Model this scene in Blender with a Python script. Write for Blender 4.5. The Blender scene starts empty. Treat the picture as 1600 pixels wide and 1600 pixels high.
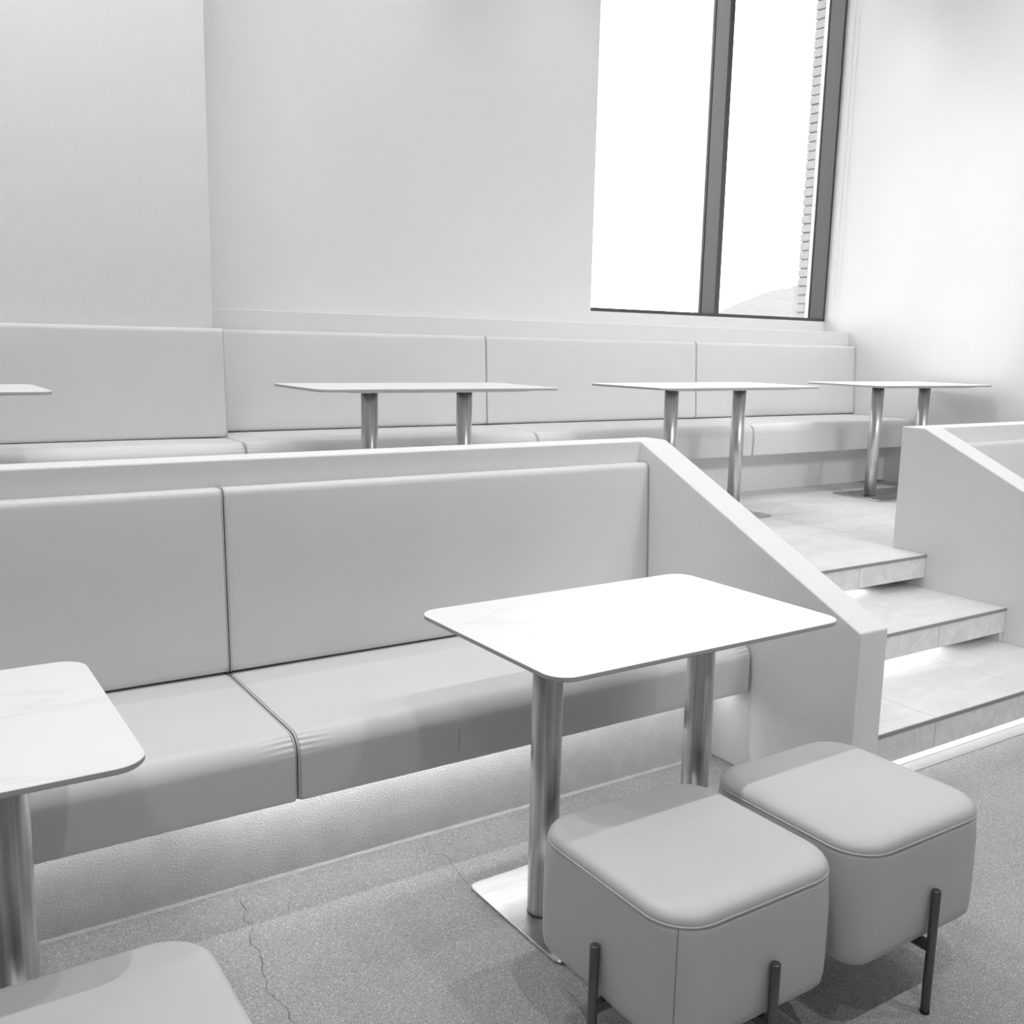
import bpy, bmesh, math, random
from mathutils import Matrix, Vector
random.seed(7)
sc = bpy.context.scene
COL = sc.collection

# ------------------------------------------------------------------ camera
CAM = (-2.4107, -2.8170, 1.4122)
YAW, PITCH, ROLL = (math.radians(a) for a in (33.2226, -9.6117, 1.2569))
F_PX = 1540.74
def cam_axes():
    f = Vector((math.sin(YAW)*math.cos(PITCH), math.cos(YAW)*math.cos(PITCH), math.sin(PITCH)))
    r = Vector((math.cos(YAW), -math.sin(YAW), 0.0)); u = r.cross(f)
    r2 = r*math.cos(ROLL) + u*math.sin(ROLL); u2 = -r*math.sin(ROLL) + u*math.cos(ROLL)
    return r2, u2, f
r_, u_, f_ = cam_axes()
cd = bpy.data.cameras.new('camera'); cam = bpy.data.objects.new('camera', cd); COL.objects.link(cam)
cd.sensor_width = 36.0; cd.lens = F_PX/1600.0*36.0; cd.clip_end = 1000
M = Matrix(((r_.x, u_.x, -f_.x, CAM[0]), (r_.y, u_.y, -f_.y, CAM[1]), (r_.z, u_.z, -f_.z, CAM[2]), (0, 0, 0, 1)))
cam.matrix_world = M
sc.camera = cam

# ------------------------------------------------------------------ sky, exposure, lights
SKY = 6.0
w = bpy.data.worlds.new('sky'); sc.world = w; w.use_nodes = True
bg = w.node_tree.nodes['Background']; bg.inputs[0].default_value = (1, 1, 1, 1); bg.inputs[1].default_value = SKY
sc.view_settings.view_transform = 'Standard'; sc.view_settings.look = 'None'
sc.view_settings.gamma = 1.0; sc.view_settings.use_curve_mapping = False
sc.view_settings.exposure = 0.0

FRONT_Z = 3.05           # suspended track above the lower benches
BACK_Z = 4.60            # track under the ceiling above the upper benches
FRONT_SPOTS = [(-2.5, -0.50), (-1.66, -0.50), (-0.82, -0.50), (0.0, -0.50), (0.82, -0.50)]
BACK_SPOTS = [(-2.4, 1.80), (-1.2, 1.80), (0.0, 1.80), (1.2, 1.80), (2.4, 1.80), (3.4, 1.80)]
MID_SPOTS = [(-2.4, 0.85), (-1.2, 0.85), (0.0, 0.85), (1.2, 0.85), (2.4, 0.85), (3.4, 0.85)]
FRONT_W, BACK_W, MID_W = 38.0, 44.0, 24.0
ROOM_SPOTS = [(x, y) for y in (-2.9, -5.2) for x in (-3.4, -1.6, .2, 2.0)]  # the far row behind the camera is added for ambient fill
RIGHT_FILL_SPOTS = [(2.7, -0.9), (3.45, -0.9)]  # unseen spots added to lift the right wall and right-hand benches
def spot(x, y, z, watts, size=125, blend=.75, radius=.014):
    l = bpy.data.lights.new('spot_lamp', 'SPOT'); l.energy = watts; l.spot_size = math.radians(size)
    l.spot_blend = blend; l.shadow_soft_size = radius
    o = bpy.data.objects.new('spot_lamp', l); COL.objects.link(o); o.location = (x, y, z); return o
for x, y in FRONT_SPOTS: spot(x, y, FRONT_Z, FRONT_W*(.5 if x < -2 else 1.15 if x < -1 else .9 if x < -.5 else .28))
for x, y in BACK_SPOTS: spot(x, y, BACK_Z, BACK_W, 66, 1.0)
for x, y in MID_SPOTS: spot(x, y, BACK_Z, MID_W, 85, 1.0)
for x, y in ROOM_SPOTS: spot(x, y, BACK_Z, 112 if y > -4 else 25, 110, 1.0)
for x, y in RIGHT_FILL_SPOTS: spot(x, y, BACK_Z, 12, 95, 1.0)
AIMED = [((1.2, -5.8, 4.35), (1.4, .3, .5), 520, 42, .5), ((2.7, -5.8, 4.35), (2.9, 1.6, .9), 260, 42, .5), ((1.3, 1.05, 4.6), (3.93, .95, 1.15), 120, 60, .03)]  # first two are added fill for the stairs and upper bench fronts
for p, q, pw, sz, rd in AIMED:
    o = spot(*p, pw, sz, 1.0, rd); o.rotation_euler = (Vector(q)-Vector(p)).to_track_quat('-Z', 'Y').to_euler()
WASH = [(-3.1, -.5, 12), (-1.85, -.5, 14.5), (0.1, -1.6, 6.5), (1.6, -1.6, 7), (3.05, -1.6, 10)]  # unseen soft lamps added to brighten the back wall and upper bench
for x, y, pw in WASH:
    l = bpy.data.lights.new('fill_wash_lamp', 'AREA'); l.shape = 'RECTANGLE'; l.size = 1.2; l.size_y = .10; l.energy = pw; l.spread = math.radians(120)
    o = bpy.data.objects.new('fill_wash_lamp', l); COL.objects.link(o); o.location = (x, y, 4.55); o.rotation_euler = (math.radians(66), 0, 0)
def strip_light(x0, x1, y, z, watts_per_m, width=.012, tilt=0.0):
    l = bpy.data.lights.new('led_lamp', 'AREA'); l.shape = 'RECTANGLE'; l.size = x1-x0; l.size_y = width
    l.energy = watts_per_m*(x1-x0)
    o = bpy.data.objects.new('led_lamp', l); COL.objects.link(o); o.location = ((x0+x1)/2, y, z)
    o.rotation_euler = (tilt, 0, 0); return o

# ------------------------------------------------------------------ measures (metres)
ZP, XE1, PB, YE, ZE = 1.069, .129, .120, -1.031, .593
ZS, ZSB, YSF, YPL = .449, .277, -.613, -.4536
ZU, Z2, Z1, YN3, YN2, YN1 = .478, .317, .1595, -.069, -.481, -.889
XR0, XR1, XW, XL = 1.737, 1.875, 3.935, -4.6
YUP, YUSF, ZUSB, ZUS = 1.811, 1.585, .744, .944
YLW, ZLW, YPIER, YWIN, ZWB, XPIER = 2.210, 1.561, 2.36, 2.457, 1.645, 1.553
ZC, YFR = 4.75, -6.5

# ------------------------------------------------------------------ materials
def mat(name, base=.8, rough=.5, metal=0.0, spec=.5):
    m = bpy.data.materials.new(name); m.use_nodes = True
    b = m.node_tree.nodes['Principled BSDF']
    b.inputs['Base Color'].default_value = (base, base, base, 1)
    b.inputs['Roughness'].default_value = rough; b.inputs['Metallic'].default_value = metal
    b.inputs['Specular IOR Level'].default_value = spec
    return m, m.node_tree, b
def N(nt, kind, **kw):
    n = nt.nodes.new(kind)
    for k, v in kw.items():
        if k in n.inputs: n.inputs[k].default_value = v
        else: setattr(n, k, v)
    return n
def coords(nt, scale=(1, 1, 1), rot=(0, 0, 0), obj=False):
    mp = N(nt, 'ShaderNodeMapping'); mp.inputs['Scale'].default_value = scale; mp.inputs['Rotation'].default_value = rot
    if obj:
        t = N(nt, 'ShaderNodeTexCoord'); nt.links.new(t.outputs['Object'], mp.inputs[0])
    else:
        g = N(nt, 'ShaderNodeNewGeometry'); nt.links.new(g.outputs['Position'], mp.inputs[0])
    return mp
def noise(nt, vec, scale, detail=3, rough=.5, dist=0.0):
    n = N(nt, 'ShaderNodeTexNoise'); n.inputs['Scale'].default_value = scale; n.inputs['Detail'].default_value = detail
    n.inputs['Roughness'].default_value = rough; n.inputs['Distortion'].default_value = dist
    nt.links.new(vec.outputs[0], n.inputs['Vector']); return n
def ramp(nt, src, stops, out='Fac'):
    r = N(nt, 'ShaderNodeValToRGB'); e = r.color_ramp.elements
    while len(e) > 1: e.remove(e[-1])
    e[0].position = stops[0][0]; v = stops[0][1]; e[0].color = (v, v, v, 1)
    for p, v in stops[1:]:
        q = e.new(p); q.color = (v, v, v, 1)
    nt.links.new(src.outputs[out], r.inputs[0]); return r
def bump(nt, b, src, strength, dist, prev=None, out='Fac'):
    n = N(nt, 'ShaderNodeBump'); n.inputs['Strength'].default_value = strength; n.inputs['Distance'].default_value = dist
    nt.links.new(src.outputs[out], n.inputs['Height'])
    if prev: nt.links.new(prev.outputs[0], n.inputs['Normal'])
    nt.links.new(n.outputs[0], b.inputs['Normal']); return n
def mix(nt, a, b_, fac=None, mode='MULTIPLY', f=1.0):
    n = N(nt, 'ShaderNodeMix'); n.data_type = 'RGBA'; n.blend_type = mode; n.inputs[0].default_value = f
    for s, i in ((a, 6), (b_, 7)):
        if isinstance(s, (int, float)): n.inputs[i].default_value = (s, s, s, 1)
        else: nt.links.new(s, n.inputs[i])
    if fac is not None: nt.links.new(fac, n.inputs[0])
    return n

def plaster(name, base, s1=.25, d1=.0015, scale=170, s2=.25):
    m, nt, b = mat(name, base, .92, spec=.2)
    v = coords(nt)
    n1 = noise(nt, v, scale, 3, .6); n2 = noise(nt, v, 9, 3, .5)
    c = ramp(nt, n2, [(.3, base*.992), (.7, base*1.005)]); nt.links.new(c.outputs[0], b.inputs['Base Color'])
    bump(nt, b, n1, s1, d1)
    return m
M_WALL = plaster('smooth_white_plaster', .82, .35, .0012, 210)
M_COLUMN = plaster('grainy_white_plaster', .86, 1.0, .0026, 190)
M_PARAPET = plaster('parapet_plaster', .81, 1.0, .0018, 260)
M_DARKWALL = plaster('grey_plaster', .55)
M_CEIL = plaster('ceiling_paint', .80)
def rough_plaster():
    m, nt, b = mat('coarse_white_plaster', .80, .9, spec=.25)
    v = coords(nt, (1, 1, 1.3)); n1 = noise(nt, v, 215, 3, .65, .1); n2 = noise(nt, v, 14, 3, .5)
    c = ramp(nt, n2, [(.3, .76), (.7, .83)]); nt.links.new(c.outputs[0], b.inputs['Base Color'])
    bump(nt, b, n1, 1.0, .0070); return m
M_ROUGH = rough_plaster()

def leather(name='pale_leather', base=.735):
    m, nt, b = mat(name, base, .42, spec=.45)
    v = coords(nt); n1 = noise(nt, v, 700, 2, .5); n2 = noise(nt, v, 4, 2, .5)
    c = ramp(nt, n2, [(.3, base-.01), (.7, base+.01)]); nt.links.new(c.outputs[0], b.inputs['Base Color'])
    p = bump(nt, b, n2, .25, .004); bump(nt, b, n1, .12, .0006, p); return m
M_LEATHER = leather()
M_STOOL = leather('stool_leather', .585)
M_PIPE, _, _ = mat('leather_piping', .62, .5)
M_SEAM, _, _ = mat('stitched_seam', .30, .7)
M_GAP, _, _ = mat('dark_joint', .05, .9)

def marble():
    m, nt, b = mat('white_marbled_ceramic', .88, .34, spec=.5)
    v = coords(nt, (.8, 3.2, 1), (0, 0, .9))
    w1 = noise(nt, v, 1.3, 4, .5, .35)
    s = N(nt, 'ShaderNodeMath', operation='SUBTRACT'); s.inputs[1].default_value = .5; nt.links.new(w1.outputs['Fac'], s.inputs[0])
    a = N(nt, 'ShaderNodeMath', operation='ABSOLUTE'); nt.links.new(s.outputs[0], a.inputs[0])
    c = ramp(nt, a, [(0, .855), (.010, .89), (.022, .91)], 'Value'); nt.links.new(c.outputs[0], b.inputs['Base Color'])
    return m
M_MARBLE = marble()
M_EDGE, _, _ = mat('grey_ceramic_edge', .46, .6)
M_PLATE, _, _ = mat('pale_mounting_plate', .72, .5, .2)

def steel(name, base, rough, axis):
    m, nt, b = mat(name, base, rough, 1.0)
    sc3 = (260, 260, .12) if axis == 'z' else (6, 500, 500)
    v = coords(nt, sc3, obj=True); n1 = noise(nt, v, 1, 3, .6)
    v2 = coords(nt, (130, 130, .10) if axis == 'z' else (1, 8, 8), obj=True); n2 = noise(nt, v2, 1, 3, .6)
    c = ramp(nt, n2, [(.3, base*.72), (.7, base*1.15)]); nt.links.new(c.outputs[0], b.inputs['Base Color'])
    rr = ramp(nt, n1, [(.2, rough*.8), (.8, rough*1.25)]); nt.links.new(rr.outputs[0], b.inputs['Roughness'])
    bump(nt, b, n1, .10, .0002); return m
M_STEEL = steel('brushed_steel_column', .68, .33, 'z')
M_STEELP = steel('brushed_steel_plate', .60, .30, 'x')
M_LEG, _, _ = mat('gunmetal_leg', .16, .38, .9)
M_FRAME, _, _ = mat('dark_grey_window_metal', .075, .45, .2)
M_OUTER, _, _ = mat('pale_outer_metal', .55, .6)
M_BLACK, _, _ = mat('black_gasket', .02, .6)
M_TRIM, _, _ = mat('grey_nosing_metal', .33, .5, .4)

def tile(name, lo, hi, rough):
    m, nt, b = mat(name, hi, rough, spec=.4)
    v = coords(nt, (1, 2.2, 1)); n1 = noise(nt, v, 3.0, 5, .6, .8); n2 = noise(nt, coords(nt), 40, 4, .6)
    c = ramp(nt, n1, [(.3, lo), (.65, hi)]); c2 = ramp(nt, n2, [(.3, .95), (.7, 1.0)])
    mm = mix(nt, c.outputs[0], c2.outputs[0]); nt.links.new(mm.outputs[2], b.inputs['Base Color'])
    bump(nt, b, n2, .15, .0006); return m
M_TILE = tile('pale_stone_tile', .66, .76, .55)
def riser():
    m, nt, b = mat('mottled_concrete_riser', .6, .6)
    v = coords(nt); n1 = noise(nt, v, 14, 6, .65, 1.5); n2 = noise(nt, v, 3, 3, .5)
    c = ramp(nt, n1, [(.3, .60), (.52, .70), (.72, .78)]); nt.links.new(c.outputs[0], b.inputs['Base Color'])
    bump(nt, b, n1, .2, .001); return m
M_RISER = riser()
M_GROUT, _, _ = mat('grout', .46, .9)

def terrazzo():
    m, nt, b = mat('speckled_concrete_floor', .45, .55, spec=.4)
    v = coords(nt)
    big = noise(nt, v, 2.2, 5, .6, .3); base = ramp(nt, big, [(.3, .33), (.7, .375)])
    fine = noise(nt, v, 260, 3, .6); fr = ramp(nt, fine, [(.3, .86), (.7, 1.1)])
    c1 = mix(nt, base.outputs[0], fr.outputs[0])
    prev = c1.outputs[2]
    for scale, thr, val, jit in ((330, .30, .20, 0.0), (150, .13, .12, 3.1), (380, .34, .62, 7.7)):
        mp = coords(nt); mp.inputs['Location'].default_value = (jit, jit*.7, 0)
        vo = N(nt, 'ShaderNodeTexVoronoi'); vo.inputs['Scale'].default_value = scale; nt.links.new(mp.outputs[0], vo.inputs['Vector'])
        sel = N(nt, 'ShaderNodeSeparateColor'); nt.links.new(vo.outputs['Color'], sel.inputs[0])
        pick = ramp(nt, sel, [(0, thr*1.8), (.22, thr*1.2), (.23, 0)], 'Red')
        lt = N(nt, 'ShaderNodeMath', operation='LESS_THAN')
        nt.links.new(vo.outputs['Distance'], lt.inputs[0]); nt.links.new(pick.outputs[0], lt.inputs[1])
        mm = mix(nt, prev, val, lt.outputs[0], 'MIX'); prev = mm.outputs[2]
    nt.links.new(prev, b.inputs['Base Color'])
    bump(nt, b, fine, .12, .0006); return m
M_FLOOR = terrazzo()
M_STRIP, _, _ = mat('pale_levelling_screed', .42, .6)
M_CRACK, _, _ = mat('dark_crack', .14, .9)  # plain dark colour of the crack ribbons
def brickm():
    m, nt, b = mat('pale_brick', .42, .9)
    v = coords(nt); n = noise(nt, v, 60, 4, .6); c = ramp(nt, n, [(.3, .27), (.7, .33)]); nt.links.new(c.outputs[0], b.inputs['Base Color'])
    bump(nt, b, n, .4, .003); return m
M_BRICK = brickm()
M_MORTAR, _, _ = mat('mortar', .30, .95)
def glassm():
    m = bpy.data.materials.new('window_glass'); m.use_nodes = True; nt = m.node_tree
    nt.nodes.clear(); out = N(nt, 'ShaderNodeOutputMaterial'); tr = N(nt, 'ShaderNodeBsdfTransparent'); gl = N(nt, 'ShaderNodeBsdfGlossy')
    gl.inputs['Roughness'].default_value = .0; gl.inputs[0].default_value = (1, 1, 1, 1); tr.inputs[0].default_value = (.96, .96, .96, 1)
    fr = N(nt, 'ShaderNodeFresnel'); fr.inputs[0].default_value = 1.2
    mx = N(nt, 'ShaderNodeMixShader'); nt.links.new(fr.outputs[0], mx.inputs[0]); nt.links.new(tr.outputs[0], mx.inputs[1]); nt.links.new(gl.outputs[0], mx.inputs[2])
    nt.links.new(mx.outputs[0], out.inputs[0]); return m
M_GLASS = glassm()
def emit(name, s):
    m = bpy.data.materials.new(name); m.use_nodes = True; nt = m.node_tree; nt.nodes.clear()
    out = N(nt, 'ShaderNodeOutputMaterial'); e = N(nt, 'ShaderNodeEmission'); e.inputs[1].default_value = s; nt.links.new(e.outputs[0], out.inputs[0]); return m
M_LED = emit('led_glow', 6.0)
def hillm():
    m, nt, b = mat('wooded_hill', .3, 1.0, spec=0)
    v = coords(nt); n = noise(nt, v, .6, 6, .7); c = ramp(nt, n, [(.35, .145), (.65, .175)]); nt.links.new(c.outputs[0], b.inputs['Base Color']); return m
M_HILL = hillm()
M_GROUND, _, _ = mat('outdoor_ground', .16, .95)
M_WHITE, _, _ = mat('white_plastic', .84, .5)

# ------------------------------------------------------------------ object helpers
def link(name, me, m=None, parent=None, smooth=False):
    if m is not None and not me.materials: me.materials.append(m)
    if smooth:
        for p in me.polygons: p.use_smooth = True
    o = bpy.data.objects.new(name, me); COL.objects.link(o)
    if parent: o.parent = parent
    return o
def pyd(name, v, f, m=None, parent=None, smooth=False):
    me = bpy.data.meshes.new(name); me.from_pydata([tuple(a) for a in v], [], f); me.update()
    bm = bmesh.new(); bm.from_mesh(me); bmesh.ops.recalc_face_normals(bm, faces=bm.faces); bm.to_mesh(me); bm.free()
    return link(name, me, m, parent, smooth)
def tag(o, label=None, cat=None, group=None, kind=None):
    if label: o['label'] = label
    if cat: o['category'] = cat
    if group: o['group'] = group
    if kind: o['kind'] = kind
    return o
def structure(o, label=None): return tag(o, label, kind='structure')
def empty(name, loc=(0, 0, 0), rz=0.0):
    o = bpy.data.objects.new(name, None); COL.objects.link(o); o.location = loc; o.rotation_euler = (0, 0, rz); o.empty_display_size = .1
    return o
def boxes(bxs):
    v, f = [], []
    for (x0, x1, y0, y1, z0, z1) in bxs:
        k = len(v)
        v += [(x0, y0, z0), (x1, y0, z0), (x1, y1, z0), (x0, y1, z0), (x0, y0, z1), (x1, y0, z1), (x1, y1, z1), (x0, y1, z1)]
        f += [(k, k+3, k+2, k+1), (k+4, k+5, k+6, k+7), (k, k+1, k+5, k+4), (k+1, k+2, k+6, k+5), (k+2, k+3, k+7, k+6), (k+3, k, k+4, k+7)]
    return v, f
def box(name, b, m, parent=None, bev=0.0, seg=2):
    v, f = boxes([b]); o = pyd(name, v, f, m, parent)
    if bev: bevel(o, bev, seg)
    return o
def bevel(o, wdt, seg=2, ang=25):
    md = o.modifiers.new('bevel', 'BEVEL'); md.width = wdt; md.segments = seg; md.limit_method = 'ANGLE'; md.angle_limit = math.radians(ang)
    md.harden_normals = False
    for p in o.data.polygons: p.use_smooth = True
    e = o.modifiers.new('normals', 'WEIGHTED_NORMAL'); e.keep_sharp = True
    return o

def rbox(x0, x1, y0, y1, z0, z1, r, ex=(), nm=(6, 4, 4), disp=None, lean=0.0, seg=4, sq=1.0, sqb=1.0):
    """rounded box; ex = extra x positions (dense sampling); disp(p, n) gives an offset along the normal"""
    def axis(a, b, n, extra=()):
        t = [a + r - r*math.tan(math.pi/4*(seg-i)/seg) for i in range(seg+1)]
        mid = [a + r + (b-a-2*r)*i/n for i in range(1, n)]
        e = [b - r + r*math.tan(math.pi/4*i/seg) for i in range(seg+1)]
        s = sorted(set(round(q, 6) for q in t+mid+e+[q for q in extra if a+r < q < b-r]))
        return s
    AX = [axis(x0, x1, nm[0], ex), axis(y0, y1, nm[1]), axis(z0, z1, nm[2])]
    lo = (x0, y0, z0); hi = (x1, y1, z1)
    idx, V, F = {}, [], []
    def vid(p):
        k = tuple(round(q, 5) for q in p)
        if k in idx: return idx[k]
        inn = Vector([min(max(p[i], lo[i]+r), hi[i]-r) for i in range(3)])
        n = (Vector(p)-inn).normalized(); q = inn + n*r
        if disp: q = q + n*disp(q, n)
        for s_, e0 in ((1, q.x-x0), (-1, x1-q.x)):
            if sq < 1 and 0 <= e0 < 2*r:
                e1 = e0*sq if e0 < r else sq*r + (e0-r)*(2-sq)
                q.x += s_*(e1-e0)
        if sqb < 1 and 0 <= q.z-z0 < 1.6*r:
            e0 = q.z-z0; q.z = z0 + (e0*sqb if e0 < r else sqb*r + (e0-r)*(1.6-sqb)/.6)
        if lean: q.y = y1 - (y1-q.y)*(1 - lean*(q.z-z0)/(z1-z0)/(y1-y0))
        idx[k] = len(V); V.append(q); return idx[k]
    for d in range(3):
        a, b = [i for i in range(3) if i != d]
        for side in (lo[d], hi[d]):
            for i in range(len(AX[a])-1):
                for j in range(len(AX[b])-1):
                    ps = []
                    for (s, t) in ((i, j), (i+1, j), (i+1, j+1), (i, j+1)):
                        p = [0, 0, 0]; p[d] = side; p[a] = AX[a][s]; p[b] = AX[b][t]; ps.append(vid(p))
                    if len(set(ps)) == 4: F.append(ps)
    return V, F
def tube(pts, r, n=8, closed=False):
    pts = [Vector(p) for p in pts]; V, F = [], []; L = len(pts)
    up = None
    for i, p in enumerate(pts):
        a = pts[(i-1) % L] if (closed or i > 0) else p; b = pts[(i+1) % L] if (closed or i < L-1) else p
        t = (b-a).normalized()
        if up is None:
            up = Vector((0, 0, 1)) if abs(t.z) < .9 else Vector((1, 0, 0))
        s = t.cross(up).normalized(); up = s.cross(t).normalized()
        for k in range(n):
            an = 2*math.pi*k/n; V.append(p + s*math.cos(an)*r + up*math.sin(an)*r)
    m = L if closed else L-1
    for i in range(m):
        for k in range(n):
            F.append((i*n+k, i*n+(k+1) % n, ((i+1) % L)*n+(k+1) % n, ((i+1) % L)*n+k))
    if not closed:
        F.append(tuple(range(n))[::-1]); F.append(tuple((L-1)*n+k for k in range(n)))
    return V, F
def rring(hx, hy, rc, z, n=8):
    P = []
    for cx, cy, a0 in ((hx-rc, hy-rc, 0), (-hx+rc, hy-rc, 90), (-hx+rc, -hy+rc, 180), (hx-rc, -hy+rc, 270)):
        for i in range(n+1):
            a = math.radians(a0 + 90*i/n); P.append((cx+rc*math.cos(a), cy+rc*math.sin(a), z))
    return P
def loft(rings, cap0=True, cap1=True):
    V, F = [], []; n = len(rings[0])
    for rg in rings: V += rg
    for i in range(len(rings)-1):
        for k in range(n): F.append((i*n+k, i*n+(k+1) % n, (i+1)*n+(k+1) % n, (i+1)*n+k))
    if cap0: F.append(tuple(range(n))[::-1])
    if cap1: F.append(tuple((len(rings)-1)*n+k for k in range(n)))
    return V, F
def cyl(name, x, y, z0, z1, r, m, parent=None, n=32, ch=0.0):
    prof = [(z0, r-ch), (z0+ch, r), (z1-ch, r), (z1, r-ch)] if ch else [(z0, r), (z1, r)]
    rings = [[(x+q*math.cos(2*math.pi*k/n), y+q*math.sin(2*math.pi*k/n), z) for k in range(n)] for z, q in prof]
    v, f = loft(rings); o = pyd(name, v, f, m, parent)
    for p in o.data.polygons: p.use_smooth = len(p.vertices) == 4
    return o
def copy_tree(o, parent=None):
    c = o.copy(); COL.objects.link(c); c.parent = parent
    for ch in list(o.children): copy_tree(ch, c)
    return c

# ------------------------------------------------------------------ the room
fl = structure(pyd('floor', *boxes([(XL, XW, YFR, .3, -.2, 0)]), M_FLOOR), 'speckled polished concrete floor of the lower level')
cracks = [
 [(-1.705,-.508),(-1.708,-.573),(-1.726,-.611),(-1.711,-.629),(-1.731,-.67),(-1.742,-.709),(-1.734,-.743),(-1.74,-.782),(-1.755,-.828),(-1.763,-.876),(-1.767,-.904),(-1.763,-.932),(-1.752,-.963),(-1.754,-.993),(-1.755,-1.027),(-1.76,-1.08),(-1.75,-1.15)],
 [(-1.174,-.5),(-1.184,-.527),(-1.179,-.555),(-1.145,-.587),(-1.155,-.634),(-1.162,-.677),(-1.166,-.712),(-1.165,-.753)],
 [(-1.599,-.578),(-1.608,-.6),(-1.612,-.612),(-1.626,-.629)],
 [(-1.462,-.583),(-1.470,-.592),(-1.476,-.603)],
 [(-1.196,-1.22),(-1.202,-1.255),(-1.207,-1.294),(-1.218,-1.32),(-1.21,-1.36)]]
for k, pts in enumerate(cracks):
    P = [pts[0]]
    for a, b in zip(pts, pts[1:]):
        n = 3
        for i in range(1, n+1):
            t = i/n; j = .0035 if i < n else 0
            P.append((a[0]+(b[0]-a[0])*t+random.uniform(-j, j), a[1]+(b[1]-a[1])*t+random.uniform(-j, j)))
    wd = (.0013, .0009, .0006, .0006, .0007)[k]
    V, F = [], []
    for i, (x, y) in enumerate(P):
        h = wd*random.uniform(.45, 1.25)*(0.35 if i in (0, len(P)-1) else 1)
        V += [(x-h, y, .0004), (x+h, y, .0004)]
        if i: F.append((2*i-2, 2*i-1, 2*i+1, 2*i))
    c = pyd('crack', V, F, M_CRACK, fl); tag(c, 'thin dark hairline crack')
# pale levelling strip in front of the first riser, with its two joints
st = box('border_strip', (XE1, XR0, -.912, -.76, -.01, .0010), M_STRIP, fl); tag(st, 'smooth pale strip at the foot of the stairs')
box('strip_joint', (XE1, XR0, -.858, -.855, 0, .0018), M_GROUT, fl); box('strip_joint', (XE1, XR0, -.915, -.911, 0, .0018), M_GROUT, fl)

structure(box('ceiling', (XL-.3, XW+.3, YFR-.3, 2.75, ZC, ZC+.25), M_CEIL), 'flat painted ceiling')
structure(pyd('wall_back', *boxes([(XL, XPIER, YPIER, 2.75, 0, ZC), (XPIER, XW, YWIN, 2.66, 0, ZWB), (XPIER, XW, YWIN, 2.66, 4.35, ZC)]), M_WALL), 'smooth white wall behind the upper bench with the tall window at its right')
structure(pyd('wall_right', *boxes([(XW, XW+.3, YFR, 2.635, -.2, ZC)]), M_WALL), 'bright white wall on the right beside the window')
structure(box('wall_left', (XL-.3, XL, YFR, 2.75, -.2, ZC), M_DARKWALL), 'plain wall at the left end of the room')
structure(box('wall_front', (XL-.3, XW+.3, YFR-.3, YFR, -.2, ZC), M_DARKWALL), 'plain wall behind the camera')
structure(bevel(pyd('column', *boxes([(XL, -1.012, 1.94, YPIER+.01, ZU, ZC)]), M_COLUMN), .006), 'wide white plaster pier standing forward at the left of the back wall')
structure(bevel(pyd('trim_1', *boxes([(-1.012, XW, YLW, YPIER+.1, ZU, ZLW)]), M_WALL), .004), 'low white ledge running behind the upper bench backs')

# stair walls with the parapets that carry the lower bench backs
def stair_wall(name, xa, xb, xend, flip, label):
    # xa: bench side of the sloping wall, xb: stair side; parapet runs from xa to xend
    V = [(xend, 0, 0), (xend, 0, ZP), (xa, 0, 0), (xa, 0, ZP), (xend, PB, 0), (xend, PB, ZP), (xb, PB, 0), (xb, PB, ZP),
         (xb, 0, ZP), (xa, YE, ZE), (xb, YE, ZE), (xa, YE, 0), (xb, YE, 0)]
    F = [(0, 2, 3, 1), (0, 1, 5, 4), (6, 4, 5, 7), (1, 3, 8, 7, 5), (3, 9, 10, 8), (2, 11, 9, 3), (11, 12, 10, 9), (12, 6, 7, 8, 10), (0, 4, 6, 12, 11, 2)]
    o = pyd(name, V, F, M_PARAPET); bevel(o, .006, 3, 15); structure(o, label); return o
stair_wall('wall_stair_left', 0.0, XE1, XL, 1, 'white plaster parapet behind the lower bench, sloping down beside the stairs on their left')
stair_wall('wall_stair_right', XR1, XR0, XW, -1, 'white plaster parapet and sloping wall on the right of the stairs')

# upper platform with its tiles
T = .012
pf = structure(pyd('platform', *boxes([(XL, XE1, PB, YPIER, 0, ZU-T), (XE1, XR0, .06, YPIER, 0, ZU-T), (XE1, XR0, YN3+.012, .06, ZU-.10, ZU-T), (XR0, XW, PB, YPIER, 0, ZU-T)]), M_GROUT), 'raised upper floor paved with large pale square tiles')
xs = [.64+.6075*k for k in range(-9, 6)]; ys = [-.069, .438, 1.045, 1.652, 2.2]
tile_cache = {}
G = .0013
def tile_obj(name, x0, x1, y0, y1, zt, par, m=None, jz=True):
    key = (round(x1-x0, 3), round(y1-y0, 3), name)
    if key not in tile_cache:
        hx, hy = (x1-x0)/2-G, (y1-y0)/2-G
        v, f = loft([rring(hx, hy, .0012, -T, 1), rring(hx, hy, .0012, -.0008, 1), rring(hx-.0008, hy-.0008, .0012, 0, 1)])
        me = bpy.data.meshes.new(name); me.from_pydata(v, [], f); me.update(); me.materials.append(m or M_TILE); tile_cache[key] = me
    o = bpy.data.objects.new(name, tile_cache[key]); COL.objects.link(o); o.parent = par
    o.location = ((x0+x1)/2, (y0+y1)/2, zt + (random.uniform(-.0004, .0002) if jz else 0)); return o
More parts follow.
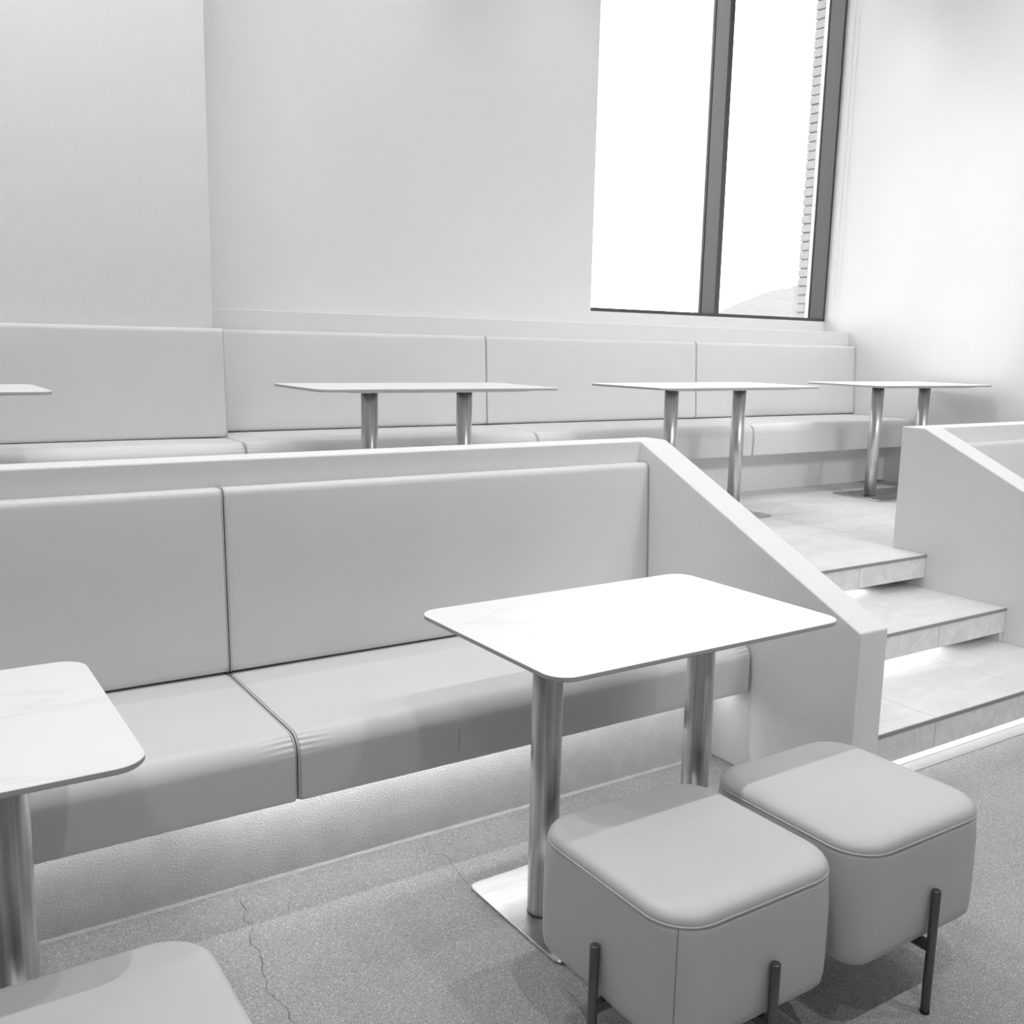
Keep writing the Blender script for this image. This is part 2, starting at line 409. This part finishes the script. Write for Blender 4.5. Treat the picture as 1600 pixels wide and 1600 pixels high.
for a, b in zip(xs, xs[1:]):
    for c, d in zip(ys, ys[1:]):
        x0, x1, y0, y1 = max(a, XL), min(b, XW), c, min(d, YUP+.02)
        if y1-y0 < .02 or x1-x0 < .02: continue
        if c < 0:   # the first row only reaches the nosing between the stair walls
            segs = []
            if x0 < 0: segs.append((x0, min(x1, 0 if x1 > 0 else x1), PB))
            if x1 > XE1 and x0 < XR0: segs.append((max(x0, XE1), min(x1, XR0), c))
            if x1 > XR0: segs.append((max(x0, XR0), x1, PB))
            if x0 < XE1 < x1: segs.append((max(x0, 0), XE1, PB))
            for p, q, yy in segs:
                if q-p > .01: tile_obj('tile', p, q, yy, y1, ZU, pf)
        else: tile_obj('tile', x0, x1, y0, y1, ZU, pf)
box('nosing_strip', (XE1, XR0, YN3-.003, YN3+.006, ZU-.014, ZU-.0012), M_TRIM, pf)
for a, b in ((XE1, .645), (.645, 1.252), (1.252, XR0)):
    box('riser_tile', (a+G, b-G, YN3, YN3+.012, .370, ZU-.014), M_RISER, pf)
tag(box('led_strip', (XE1+.02, 1.42, .045, .058, .366, .374), M_LED, pf), 'glowing strip light under the tread')
strip_light(XE1+.02, 1.42, .04, .365, .5)

# two steps
stp = empty('staircase'); structure(stp, 'tiled steps with light strips hidden under each tread')
for zt, y0, yb, gap, led1 in ((Z2, YN2, YN3, Z1+.048, 1.40), (Z1, YN1, YN2, .048, 1.55)):
    core = pyd('step_core', *boxes([(XE1, XR0, y0+.13, yb+.2, 0, zt-T), (XE1, XR0, y0+.012, y0+.13, zt-.08, zt-T), (XR0-.012, XR0, y0+.01, y0+.13, 0 if zt < .2 else Z1, zt-.08)]), M_PARAPET, stp)
    for a, b in ((XE1, .645), (.645, 1.252), (1.252, XR0)):
        tile_obj('tread_tile', a, b, y0, yb+.13, zt, stp, jz=False)
        box('riser_tile', (a+G, b-G, y0, y0+.012, gap, zt-.014), M_RISER, stp)
    box('nosing_strip', (XE1, XR0, y0-.003, y0+.006, zt-.014, zt-.0012), M_TRIM, stp)
    tag(box('led_strip', (XE1+.02, led1, y0+.118, y0+.129, gap-.004, gap+.004), M_LED, stp), 'glowing strip light under the tread')
    strip_light(XE1+.02, led1, y0+.112, gap-.006, 0.5 if zt > .2 else 1.0)

# bench plinths
structure(pyd('trim_2', *boxes([(XL, 0, YPL, 0, 0, ZSB+.04)]), M_ROUGH), 'coarse plastered base set back under the lower bench')
v = [(XL, YPL-.007, 0), (XL, YPL, 0), (XL, YPL, .006), (0, YPL-.007, 0), (0, YPL, 0), (0, YPL, .006)]
structure(pyd('trim_3', v, [(0, 1, 2), (3, 5, 4), (0, 2, 5, 3), (1, 4, 5, 2), (0, 3, 4, 1)], M_ROUGH), 'rough plaster fillet where the bench base meets the floor')
structure(pyd('trim_4', *boxes([(XR1, XW, YPL, 0, 0, ZSB+.04)]), M_ROUGH), 'plastered base under the bench right of the stairs')
structure(pyd('trim_5', *boxes([(XL, XW, YUP, YLW, ZU, ZUSB+.04)]), M_COLUMN), 'plastered base set back under the upper bench')
tag(box('led_strip', (-2.6, -.03, YPL-.062, YPL-.048, ZSB+.001, ZSB+.006), M_LED, bpy.data.objects['trim_2']), 'glowing strip light under the seat edge')
strip_light(-1.75, -.72, YPL-.055, ZSB-.001, 1.3); strip_light(-.72, -.03, YPL-.055, ZSB-.001, .8); strip_light(-2.6, -1.75, YPL-.055, ZSB-.001, .65)

# ------------------------------------------------------------------ upholstery
def seat_cushion(x0, x1, y0, y1, z0, z1, label, group, seam=None):
    def dsp(q, n):
        sx = (q.x-x0)/(x1-x0); h = .0
        if n.z > 0: h += n.z**3*.006*(1-(2*sx-1)**6)*max(0, min(1, (y1-q.y)/(y1-y0)*4))
        if n.y < 0: h += .006*(-n.y)**3*max(0, 1-(2*(q.z-z0)/(z1-z0)-1)**2)
        e = min(q.x-x0, x1-q.x)
        if e < .16 and q.y < y0+.11:
            a = math.atan2(n.z, -n.y); band = math.exp(-((a-.75)/.55)**2)
            h += .0014*band*math.sin(a*21 + 30*e)*math.exp(-max(0, e-.06)/.016)*min(1, e/.035)
        return h
    ex = [x0+.065+.009*i for i in range(10)] + [x1-.065-.009*i for i in range(10)]
    V, F = rbox(x0+.0015, x1-.0015, y0, y1, z0, z1, .048, ex, (10, 8, 12), dsp, 0.0, 20, .18, .2)
    o = pyd('seat_cushion', V, F, M_LEATHER, None, True)
    for xx in (x0+.004, x1-.004):
        pr = [(xx, y, z) for (y, z, _) in [(a, b, 0) for a, b, _ in rring((y1-y0)/2-.002, (z1-z0)/2-.002, .046, 0, 6)]]
        pr = [(p[0], p[1], p[2] if p[2] > -(z1-z0)/2+.058 else (-(z1-z0)/2 + (p[2]+(z1-z0)/2)*.35)) for p in pr]
        P = [(p[0], p[1]+(y0+y1)/2, p[2]+(z0+z1)/2) for p in pr]
        pyd('piping', *tube(P, .0024, 6, True), M_PIPE, o, True)
    if seam: pyd('seam', *tube([(seam, y0-.006*(1-(2*t-1)**2)-.0004, z0+t*(z1-z0)) for t in (.03, .1, .2, .3, .4, .5, .6)], .0011, 5), M_SEAM, o, True)
    return tag(o, label, 'cushion', group)
def back_cushion(x0, x1, y0, y1, z0, z1, lean, label, group):
    def dsp(q, n):
        if n.y < 0:
            sx = (q.x-x0)/(x1-x0); sz = (q.z-z0)/(z1-z0)
            return .006*(-n.y)**3*(1-(2*sx-1)**8)*(1-(2*sz-1)**4)
        return 0
    V, F = rbox(x0+.0012, x1-.0012, y0, y1, z0, z1, .022, (x0+.04, x1-.04), (10, 2, 8), dsp, lean, 5, .36)
    o = pyd('back_cushion', V, F, M_LEATHER, None, True)
    for xx in (x0+.004, x1-.004):
        yf = lambda z: y1-(y1-(y0+.001))*(1-lean*(z-z0)/(z1-z0)/(y1-y0))
        P = []
        r0 = .02
        for a in range(0, 91, 15): P.append((xx, yf(z0+r0)+r0*(1-math.cos(math.radians(90-a)) if False else 1-math.sin(math.radians(a))), z0+r0-r0*math.cos(math.radians(a))))
        for i in range(1, 6): z = z0+r0+(z1-z0-2*r0)*i/6; P.append((xx, yf(z), z))
        for a in range(0, 91, 15): P.append((xx, yf(z1-r0)+r0*(1-math.cos(math.radians(a))), z1-r0+r0*math.sin(math.radians(a))))
        P.append((xx, y1-.004, z1))
        pyd('piping', *tube(P, .0022, 6), M_PIPE, o, True)
    return tag(o, label, 'cushion', group)
GS, GB = 'pale leather seat cushions of the benches', 'pale leather back cushions of the benches'
seat_cushion(-1.584, -.002, YSF, -.004, ZSB, ZS, 'long pale leather seat cushion of the lower bench behind the whole marble table', GS, -1.127)
seat_cushion(-3.2, -1.584, YSF, -.004, ZSB, ZS, 'pale leather seat cushion of the lower bench behind the cropped left table', GS)
back_cushion(-1.584, -.002, -.082, -.002, ZS+.006, .992, .026, 'wide pale leather back cushion of the lower bench, right one ending at the sloping wall', GB)
back_cushion(-3.2, -1.584, -.082, -.002, ZS+.006, .992, .026, 'pale leather back cushion of the lower bench at the left edge', GB)
seat_cushion(XR1+.002, XW-.002, YSF, -.004, ZSB, ZS, 'pale leather seat cushion hidden behind the right sloping stair wall', GS)
back_cushion(XR1+.002, XW-.002, -.082, -.002, ZS+.006, .992, .026, 'pale leather back cushion behind the right sloping stair wall at the right edge', GB)
seat_cushion(-3.0, -.98, YUSF, 1.936, ZUSB, ZUS, 'upper bench seat cushion at the far left under the plaster pier', GS)
seat_cushion(-.98, .63, YUSF, YLW-.003, ZUSB, ZUS, 'upper bench seat cushion behind the two columns of the table left of centre', GS)
seat_cushion(.63, 2.289, YUSF, YLW-.003, ZUSB, ZUS, 'upper bench seat cushion behind the table below the window', GS)
seat_cushion(2.289, XW-.003, YUSF, YLW-.003, ZUSB, ZUS, 'upper bench seat cushion in the corner against the bright right wall', GS)
UZT = 1.459
back_cushion(-3.0, -.98, 1.847, 1.938, ZUS+.006, UZT, .026, 'upper bench back cushion standing forward in front of the plaster pier', GB)
back_cushion(-.98, .63, 2.112, YLW-.002, ZUS+.006, UZT, .032, 'upper bench back cushion just right of the plaster pier', GB)
back_cushion(.63, 2.289, 2.112, YLW-.002, ZUS+.006, UZT, .032, 'upper bench back cushion under the left window pane', GB)
back_cushion(2.289, XW-.003, 2.112, YLW-.002, ZUS+.006, UZT, .032, 'upper bench back cushion in the corner under the right window pane', GB)

# ------------------------------------------------------------------ tables
def table(cx, cy, zf, w_, d_, rot, colx, label, group, zt=.74, pd=.40):
    t = empty('dining_table', (cx, cy, zf), rot)
    hx, hy = w_/2, d_/2
    rings = [rring(hx-.003, hy-.003, .052, zt-.012, 8), rring(hx, hy, .055, zt-.009, 8), rring(hx, hy, .055, zt-.0012, 8), rring(hx-.0012, hy-.0012, .054, zt, 8)]
    v, f = loft(rings); o = pyd('tabletop', v, f, M_MARBLE, t); o.data.materials.append(M_EDGE)
    for p in o.data.polygons: p.material_index = 0 if p.normal.z > .6 else 1
    px = max(abs(c) for c in colx)
    v, f = loft([rring(hx-.17, hy-.050, .02, zt-.0195, 3), rring(hx-.14, hy-.022, .03, zt-.0122, 3)])
    pyd('mounting_plate', v, f, M_PLATE, t)
    bx = px+.095
    v, f = loft([rring(bx, pd/2, .022, .001, 5), rring(bx, pd/2, .022, .007, 5), rring(bx-.002, pd/2-.002, .020, .009, 5)])
    pyd('base_plate', v, f, M_STEELP, t)
    for c in colx:
        cyl('column', c, 0, .009, zt-.0235, .0375, M_STEEL, t, 48)
        cyl('column_cap', c, 0, zt-.0235, zt-.0195, .050, M_LEG, t, 32)
        cyl('column_foot_ring', c, 0, .009, .0105, .0382, M_BLACK, t, 48)
    return tag(t, label, 'table', group)
GT = 'white marbled tables on twin steel columns'
table(-.8204, -.9537, 0, .9126, .6052, .016, (-.257, .257), 'whole white marbled table on the lower level in front of two stools', GT)
table(-2.525, -.9537, 0, .9126, .6052, 0, (-.27, .27), 'white marbled table cropped by the left edge on the lower level', GT)
table(-.2673, 1.2602, ZU, 1.2085, .5842, -.0088, (-.25, .24), 'upper level table left of centre in front of the plain wall', GT)
table(1.5017, 1.2007, ZU, 1.2502, .5842, .05, (-.28, .26), 'upper level table in the middle, seen just above the sloping stair wall top', GT)
table(3.30, 1.2714, ZU, 1.1636, .5842, -.0325, (-.215, .255), 'upper level table nearest the bright right wall', GT)
table(-2.47, 1.2373, ZU, 1.22, .5842, 0, (-.25, .25), 'upper level table at the left edge with only its corner showing', GT)

# ------------------------------------------------------------------ stools
def stool(cx, cy, corner, label, group):
    t = empty('stool', (cx, cy, 0)); h = .2245
    prof = [(.160, .050, .035), (.162, .030, .042), (.168, .016, .048), (.178, .009, .054), (.195, .006, .058), (.24, .004, .062), (.30, .003, .066), (.35, .002, .072), (.38, .002, .078), (.40, .0015, .083), (.413, .0025, .086)]
    v, f = loft([rring(h-i, h-i, rc, z, 8) for z, i, rc in prof]); o = pyd('body', v, f, M_STOOL, t)
    for p in o.data.polygons: p.use_smooth = len(p.vertices) == 4
    body = prof
    prof = [(.411, .0025, .086), (.416, .0015, .087), (.422, .0022, .087), (.428, .0052, .086), (.4325, .0095, .084), (.436, .0155, .081), (.4382, .023, .077), (.4395, .033, .07), (.4402, .05, .06), (.4407, .08, .05), (.441, .12, .035), (.4412, .17, .015)]
    v, f = loft([rring(h-i, h-i, rc, z, 8) for z, i, rc in prof], False); o = pyd('seat_pad', v, f, M_STOOL, t, True)
    pyd('piping', *tube(rring(h-.002, h-.002, .087, .4135, 8), .0024, 6, True), M_PIPE, t, True)
    # one vertical stitched seam down a corner
    P = []
    for z, i, rc in body[3:]:
        c = h-i-rc+rc*math.cos(math.pi/4); P.append((corner[0]*c, corner[1]*c, z))
    pyd('seam', *tube(P, .0011, 5), M_SEAM, t, True)
    R = h+.008
    for dx, dy in ((0, -1), (0, 1), (1, 0), (-1, 0)):
        ox, oy = (.022 if dx == 0 else 0), (-.012 if dy == 0 else 0)
        l = cyl('leg', dx*R+ox, dy*R+oy, .004, .288, .0098, M_LEG, t, 20, .0015)
        g = cyl('foot_cap', dx*R+ox, dy*R+oy, 0, .006, .0105, M_BLACK, l, 16)
    tag(box('cross_bar', (-R, R, -.021, -.003, .146, .164), M_LEG, t), None); box('cross_bar', (.013, .031, -R, R, .146, .164), M_LEG, t)
    return tag(t, label, 'stool', group)
GO = 'padded leather cube stools'
stool(-1.090, -1.465, (-1, -1), 'nearest cube stool, pale leather with a corner seam, half tucked under the whole table', GO)
stool(-.600, -1.468, (1, 1), 'cube stool farther right, beside the nearest one, showing one leg to the floor', GO)
stool(-2.225, -1.485, (-1, 1), 'cube stool cropped by the bottom left corner under the left table', GO)

# ------------------------------------------------------------------ window
win = empty('window_1', (0, 0, 0)); structure(win, 'tall dark framed window with two panes beside the right wall')
GY = 2.605
def fr(name, b, m, p=win, bev=.0015): return box(name, b, m, p, bev, 1)
fr('jamb', (3.913, XW, YWIN, GY, ZWB, 4.35), M_FRAME); fr('jamb', (XPIER, XPIER+.05, YWIN+.002, GY, ZWB, 4.35), M_FRAME)
fr('mullion', (2.742, 2.790, YWIN, GY, ZWB+.02, 4.33), M_FRAME)
fr('sill_rail', (XPIER+.05, 3.913, YWIN+.001, GY, ZWB, ZWB+.023), M_FRAME); fr('head_rail', (XPIER+.05, 3.913, YWIN+.001, GY, 4.32, 4.35), M_FRAME)
for a, b in ((XPIER+.05, 2.742), (2.790, 3.913)):
    pn = box('pane', (a, b, GY+.002, GY+.008, ZWB+.023, 4.32), M_GLASS, win); tag(pn, 'clear glass pane')
    fr('gasket', (b-.003, b-.0002, GY-.012, GY+.001, ZWB+.023, 4.32), M_BLACK, win, 0)
fr('outer_bead', (2.738, 2.794, GY+.012, GY+.055, ZWB, 4.35), M_OUTER); fr('outer_bead', (3.930, 3.985, GY+.012, GY+.052, ZWB, 4.35), M_OUTER)
fr('outer_sill', (XPIER, 3.905, GY+.012, GY+.10, ZWB-.03, ZWB+.012), M_OUTER)

# brick return of the outside wall
bw = structure(box('wall_brick', (3.992, 4.5, 2.66, 2.787, -3.0, 5.2), M_MORTAR), 'pale brick return of the outside wall seen through the right pane')
me = None
for k in range(40):
    z = 1.546 + .0695*k
    j = random.uniform(-.003, .003)
    if me is None:
        b0 = box('brick', (-.06, .055, -.0475, .0475, -.0295, .0295), M_BRICK, bw, .003, 1); me = b0.data; o = b0
    else:
        o = b0.copy(); COL.objects.link(o)
    o.location = (4.04+j, 2.748+random.uniform(-.002, .002), z); o.parent = bw

# hill and ground outside
V, F = [], []
nx, ny = 120, 14
prof = [(120, -8), (170, -6), (190, 3), (198, 11.4), (204, 14.2), (210, 16.0), (216.5, 17.9), (223, 19.3), (229.7, 20.6), (245, 24), (280, 30), (340, 34)]
def crest(x):
    for (a, za), (b, zb) in zip(prof, prof[1:]):
        if x <= b: return za + (zb-za)*(x-a)/(b-a)
    return prof[-1][1]
for j in range(ny+1):
    for i in range(nx+1):
        x = 130+180*i/nx; t = j/ny; y = 130+70*t; xx = x*y/200 if False else x
        top = crest(x) + random.uniform(-.18, .25)
        z = -8 + (top+8)*math.sin(t*math.pi/2)**1.3 + (random.uniform(-.3, .3) if 0 < j < ny else 0)
        V.append((xx, y, z))
for j in range(ny):
    for i in range(nx):
        a = j*(nx+1)+i; F.append((a, a+1, a+nx+2, a+nx+1))
k = len(V)
for i in range(nx+1): V.append((130+180*i/nx, 260, -8))
for i in range(nx): F.append((ny*(nx+1)+i, ny*(nx+1)+i+1, k+i+1, k+i))
structure(pyd('hill', V, F, M_HILL, None, True), 'pale wooded hillside far behind the right window pane')
structure(box('ground', (-300, 600, 2.85, 500, -3.2, -3.0), M_GROUND), 'open ground outside the window')

# blind chain on the right wall
bc = empty('blind_chain', (XW-.006, 2.362, 1.80)); tag(bc, 'thin white looped blind chain hanging on the right wall beside the window', 'blind chain')
P = [(0, -.021, 2.7), (0, -.021, 1.5), (0, -.021, .02), (0, -.018, .008), (0, -.011, .001), (0, 0, -.002), (0, .011, .001), (0, .018, .008), (0, .021, .02), (0, .021, 1.5), (0, .021, 2.7)]
pyd('chain', *tube(P, .0016, 6), M_WHITE, bc, True); box('chain_clip', (-.004, .0058, -.028, .028, 2.69, 2.73), M_WHITE, bc)

# ------------------------------------------------------------------ lamps above
for k, (p, q, pw, sz, rd) in enumerate(AIMED):
    t = empty('aimed_spotlight', p); t.rotation_euler = (Vector(q)-Vector(p)).to_track_quat('-Z', 'Y').to_euler()
    cyl('lamp_head', 0, 0, .04, .20, .06, M_WHITE, t, 24)
    v, f = loft([[(r*math.cos(2*math.pi*c/24), r*math.sin(2*math.pi*c/24), zz) for c in range(24)] for zz, r in ((.0, .064), (.06, .064), (.06, .056), (.0, .058))], False, False)
    pyd('rim', v, f, M_WHITE, t)
    tag(t, 'white spotlight under the ceiling ' + ('added as fill for the stairs', 'added as fill for the upper tables and bench', 'aimed at the right wall')[k], 'spotlight', 'aimed spotlights under the ceiling')
M_DIFF = emit('fill_lamp_diffuser', 3.0)  # glowing face of the added fill lamps
for k, (x, y, pw) in enumerate(WASH):
    t = empty('fill_washer', (x, y, 4.55)); t.rotation_euler = (math.radians(66), 0, 0)
    box('housing', (-.62, .62, -.07, .07, .012, .06), M_WHITE, t, .004); box('diffuser', (-.6, .6, -.05, .05, .003, .012), M_DIFF, t)
    box('bracket', (-.02, .02, -.02, .02, .06, .16), M_WHITE, t)
    tag(t, 'long white fill lamp added under the ceiling, ' + ('leftmost', 'second from the left', 'middle one', 'second from the right', 'rightmost')[k] + ' of five', 'ceiling lamp', 'added fill lamps under the ceiling')
def track(name, pts, z, zc, label):
    t = empty(name, (0, pts[0][1], z)); xs_ = [p[0] for p in pts]
    box('rail', (min(xs_)-.3, max(xs_)+.3, -.017, .017, .10, .125), M_WHITE, t)
    for xx in (min(xs_)-.2, max(xs_)+.2): cyl('hanger', xx, 0, .125, zc-z, .004, M_WHITE, t, 8)
    for xx in xs_:
        h = cyl('lamp_head', xx, 0, .035, .10, .033, M_WHITE, t, 24)
        v, f = loft([[(xx+r*math.cos(2*math.pi*q/20), r*math.sin(2*math.pi*q/20), zz) for q in range(20)] for zz, r in ((.030, .040), (.045, .040), (.046, .030), (.031, .034))], False, False)
        pyd('rim', v, f, M_WHITE, h)
    return tag(t, label, 'track light')
track('track_light', FRONT_SPOTS, FRONT_Z, ZC, 'white spotlight track hung over the lower bench, above the picture')
track('track_light', ROOM_SPOTS[:4], BACK_Z, ZC, 'white spotlight track behind the camera')
track('track_light', ROOM_SPOTS[4:], BACK_Z, ZC, 'white spotlight track added behind the camera as ambient fill')
track('track_light', RIGHT_FILL_SPOTS, BACK_Z, ZC, 'short white spotlight track added as fill right of the stairs, above the picture')
track('track_light', MID_SPOTS, BACK_Z, ZC, 'white spotlight track under the ceiling over the upper tables, above the picture')
track('track_light', BACK_SPOTS, BACK_Z, ZC, 'white spotlight track under the ceiling over the upper bench, above the picture')
